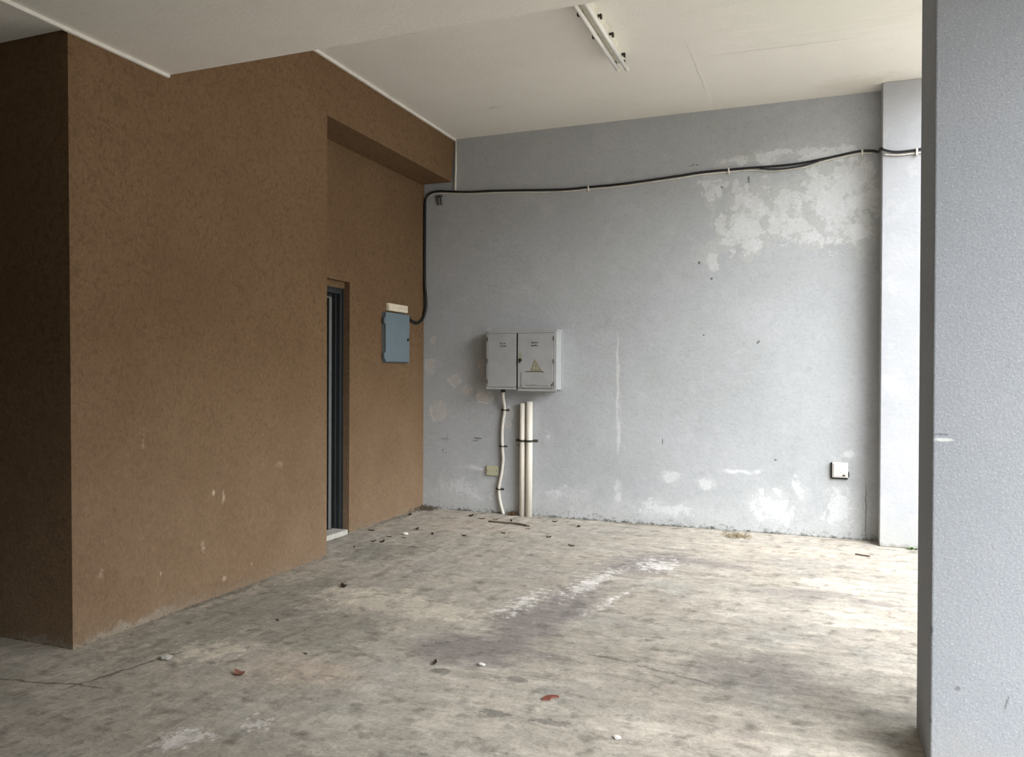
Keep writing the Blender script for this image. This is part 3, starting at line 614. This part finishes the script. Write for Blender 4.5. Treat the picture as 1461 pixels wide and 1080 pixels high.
spots = [  # x, y, kind, size, label
 (-3.835,6.312,2,1.1,'brown dry leaf against the recessed wall just right of the doorway'),
 (-3.891,7.150,0,1.0,'dark dry leaf at the foot of the brown wall near the corner'),
 (-3.563,5.899,0,.8,'small dark dry leaf in front of the door sill, left of a close pair'),
 (-3.482,5.902,0,1.0,'dark dry leaf in front of the door sill, right of a close pair'),
 (-3.593,5.640,1,.55,'tiny dark leaf bit nearest to the edge of the brown wall'),
 (-3.544,6.128,2,.8,'thin brown leaf between the doorway and the white chip'),
 (-3.389,6.128,2,.7,'thin brown leaf on the pale mark right of the close pair'),
 (-3.464,6.502,1,.9,'curled dark leaf out in front of the blue-grey box'),
 (-3.231,6.357,1,.8,'curled dark leaf on bare concrete left of the thin conduit'),
 (-2.944,6.410,1,.8,'curled dark leaf on the concrete in line with the thin conduit'),
 (-2.667,6.660,2,.9,'thin brown leaf on the concrete before the two cream pipes'),
 (-2.226,6.643,0,.8,'dark dry leaf out on the floor right of the cream pipes'),
 (-2.116,7.210,0,.9,'dark dry leaf close to the back wall right of the pipes'),
 (-2.404,7.360,0,.8,'dark dry leaf by the wall foot just right of the pipes'),
 (-2.530,6.930,2,.7,'brown dry leaf just in front of the twig below the pipes'),
 (-1.942,6.391,2,1.1,'thin brown leaf lying alone on the concrete beyond the dark scuffs'),
 (-3.282,7.320,0,1.2,'dark dry leaf at the foot of the grey wall left of the cover plate'),
 (-3.130,7.240,2,1.0,'brown leaf on the floor left of the foot of thin conduit'),
 (-2.990,7.250,2,.8,'brown leaf on the floor just before the foot of thin conduit'),
 (-2.810,7.230,1,.8,'upright curled dark leaf before the narrower cream pipe'),
 (-2.461,3.410,2,.5,'tiny brown leaf bit near the worn grey screed patch'),
 (-2.948,3.813,2,.6,'small brown leaf bit beside the brown wall on grey screed'),
 (-1.778,3.527,1,.8,'small curled dark leaf in the middle of the foreground concrete'),
]
for i, (x, y, k, s, lb) in enumerate(spots):
    o = bpy.data.objects.new('dry_leaf', kinds[k]); COL.objects.link(o)
    o.location = (x,y,0); s *= .72; o.scale = (s,s,s); o.rotation_euler = (0,0,rnd.uniform(0,6.28) if k != 2 else rnd.uniform(1.0,2.1))
    tag(o, lb, 'leaf', 'dead leaves on the concrete')
def single(name, me, loc, rz, lb, cat):
    o = bpy.data.objects.new(name, me); COL.objects.link(o); o.location = loc; o.rotation_euler = (0,0,rz); return tag(o, lb, cat)
bm = B()
arc_o = [(.10*math.cos(a), .10*math.sin(a)) for a in [R(100+i*11) for i in range(11)]]
arc_i = [(.045+.085*math.cos(a)*.95, .02+.085*math.sin(a)*.9) for a in [R(205-i*10) for i in range(10)]]
prism(bm, arc_o+arc_i, lambda p: (p[0],p[1],.001), lambda p: (p[0],p[1],.010))
bmesh.ops.scale(bm, vec=(.5,.5,.8), verts=bm.verts[:])
single('red_leaf', bm.to_mesh(me := bpy.data.meshes.new('red_leaf')) or me, (-1.09,3.33,0), R(-10), 'red-brown crescent shaped leaf lying in the foreground', 'leaf'); bm.free(); me.materials.append(M['red'])
rl = leaf_mesh('curled_leaf', .075, .022, .012, M['pink'], 8); single('curled_leaf', rl, (-2.585,3.055,0), R(75), 'small pinkish curled leaf on the concrete in the left foreground', 'leaf')
rl = leaf_mesh('leaf_scrap', .06, .022, .016, M['leaf'], 9); single('leaf_scrap', rl, (-2.991,4.566,0), R(60), 'black leaf scrap on the pale patch near the brown wall', 'leaf')
def chip(x, y, s, lb, mat='white'):
    r = random.Random(int(1000*(x+9)*y)); bm = B(); bmesh.ops.create_icosphere(bm, subdivisions=2, radius=1)
    for v in bm.verts: v.co = Vector((v.co.x*s*1.3, v.co.y*s, v.co.z*s*.45))*(1+r.uniform(-.2,.2))
    lo = min(v.co.z for v in bm.verts)
    for v in bm.verts: v.co.z -= lo
    o = link('mortar_chip', bm, M[mat]); o.location = (x,y,0); return tag(o, lb, 'stone', 'white chips on the concrete')
chip(-3.46,6.27,.022,'white mortar chip on the floor before the blue-grey box')
chip(-1.552,3.60,.014,'white chip in the middle of the foreground concrete')
chip(-3.06,3.08,.026,'pale mortar lump in the left foreground near the brown corner','stone')
chip(-.74,3.08,.013,'white chip to the right of the red-brown leaf')
# twig at the edge of the mortar patch below the pipes
bm = tube(B(), smooth_path([(-3.002,7.108,.010),(-2.85,7.098,.011),(-2.70,7.085,.012),(-2.62,7.062,.011),(-2.550,7.035,.009)], 4), [.008]*8+[.010]*6+[.006]*3, 7)
tag(link('twig', bm, M['twig'], smooth=True), 'long grey twig lying on the floor before the cream pipes', 'twig')
bm = tube(B(), smooth_path([(.28,6.96,.007),(.34,6.93,.008),(.385,6.91,.008)], 4), .006, 6)
tag(link('twig', bm, M['twig'], smooth=True), 'short dark twig on the floor near the pilaster', 'twig')
# dry straw tuft, weed, debris in the corner
def strands(n, sx, sy, h, r0, seed, ln=.08):
    r = random.Random(seed); bm = B()
    for _ in range(n):
        x, y = r.gauss(0,sx), r.gauss(0,sy); a = r.uniform(0,6.28); L = r.uniform(.4,1)*ln
        tube(bm, [(x,y,r0),(x+math.cos(a)*L*.5,y+math.sin(a)*L*.5,r.uniform(.2,1)*h),(x+math.cos(a)*L,y+math.sin(a)*L,r.uniform(r0,h*.7))], r0, 4)
    return bm
o = link('straw_tuft', strands(70,.055,.04,.035,.0025,3), M['straw']); o.location = (-.676,7.32,0); tag(o, 'tuft of dry straw on the floor along the grey back wall', 'straw')
o = link('dirt_litter', strands(60,.05,.07,.045,.003,5), M['twig']); o.location = (-3.905,7.50,0); tag(o, 'dark leaf litter heaped in the corner of brown and grey walls', 'litter')
o = link('dirt_litter', strands(50,.018,.012,.05,.003,6,.03), M['leaf2']); o.location = (-2.925,YB-.055,0); tag(o, 'brown litter between thin conduit and cream pipes', 'litter')
wd = thing('weed', 'small green weed at the foot of the pilaster', 'plant', (.735,YP-.035,0))
rw = random.Random(2)
for i in range(9):
    a = rw.uniform(0,6.28); L = rw.uniform(.04,.06); bm = B()
    c = Vector((.018*math.cos(a)-.0, .012*math.sin(a), 0)); d = Vector((math.cos(a), math.sin(a)*.5, .7)).normalized()
    s = Vector((-math.sin(a), math.cos(a)*.6, 0))*.013
    prof = [(0,.15),(.3,.8),(.6,1),(.85,.6),(1,.05)]
    A = [(c+d*L*u-s*w+Vector((0,0,-.02*u*u))) for u, w in prof]; Bv = [(c+d*L*u+s*w+Vector((0,0,-.02*u*u))) for u, w in prof]
    va = [bm.verts.new(p) for p in A]; vb = [bm.verts.new(p) for p in Bv]
    for j in range(4): bm.faces.new((va[j],va[j+1],vb[j+1],vb[j]))
    ge = bmesh.ops.extrude_face_region(bm, geom=bm.faces[:])
    for v in ge['geom']:
        if isinstance(v, bmesh.types.BMVert): v.co.z += .0015
    link('leaf_blade', bm, M['green'], wd)

# ------------------------------------------------------------------ camera
cd = bpy.data.cameras.new('camera'); cam = bpy.data.objects.new('camera', cd); COL.objects.link(cam)
F_PX, PITCH, ROLL, YAW = 1128.34, -.0060, .0048, .3708
cd.sensor_fit = 'HORIZONTAL'; cd.sensor_width = 36; cd.lens = F_PX*36/1461; cd.clip_start = .05
fw = Vector((-math.sin(YAW)*math.cos(PITCH), math.cos(YAW)*math.cos(PITCH), math.sin(PITCH)))
rt = Vector((math.cos(YAW), math.sin(YAW), 0)); up = rt.cross(fw)
rt, up = rt*math.cos(ROLL)+up*math.sin(ROLL), -rt*math.sin(ROLL)+up*math.cos(ROLL)
cam.matrix_world = Matrix(((rt.x,up.x,-fw.x,0),(rt.y,up.y,-fw.y,0),(rt.z,up.z,-fw.z,H),(0,0,0,1)))
SC.camera = cam

# ------------------------------------------------------------------ daylight: bright overcast sky through the open side
w = bpy.data.worlds.new('overcast_sky'); SC.world = w; w.use_nodes = True
nt = w.node_tree; bg = nt.nodes['Background']
tc = nt.nodes.new('ShaderNodeTexCoord'); sp = nt.nodes.new('ShaderNodeSeparateXYZ'); mr = nt.nodes.new('ShaderNodeMapRange')
nt.links.new(tc.outputs['Generated'], sp.inputs[0]); nt.links.new(sp.outputs[2], mr.inputs[0])
mr.inputs[1].default_value = 0; mr.inputs[2].default_value = 1; mr.inputs[3].default_value = 1.05; mr.inputs[4].default_value = 1.5
nt.links.new(mr.outputs[0], bg.inputs[1]); bg.inputs[0].default_value = (.90,.95,1.0,1)
sd = bpy.data.lights.new('bright_cloud_sun', 'SUN'); so = bpy.data.objects.new('bright_cloud_sun', sd); COL.objects.link(so)
SUN_AZ, SUN_EL = R(36), R(36)       # azimuth from +X towards the viewer's side, elevation
sd.angle = R(55); sd.energy = 4.2; sd.color = (.96,.98,1.0)
so.location = (6,-3,8)
so.rotation_euler = Vector((math.cos(SUN_EL)*math.cos(SUN_AZ), -math.cos(SUN_EL)*math.sin(SUN_AZ), math.sin(SUN_EL))).to_track_quat('Z','Y').to_euler()
SC.cycles.max_bounces = 10; SC.cycles.diffuse_bounces = 6
vs = SC.view_settings; vs.view_transform = 'Standard'; vs.look = 'None'; vs.gamma = 1; vs.use_curve_mapping = False
vs.exposure = 1.0
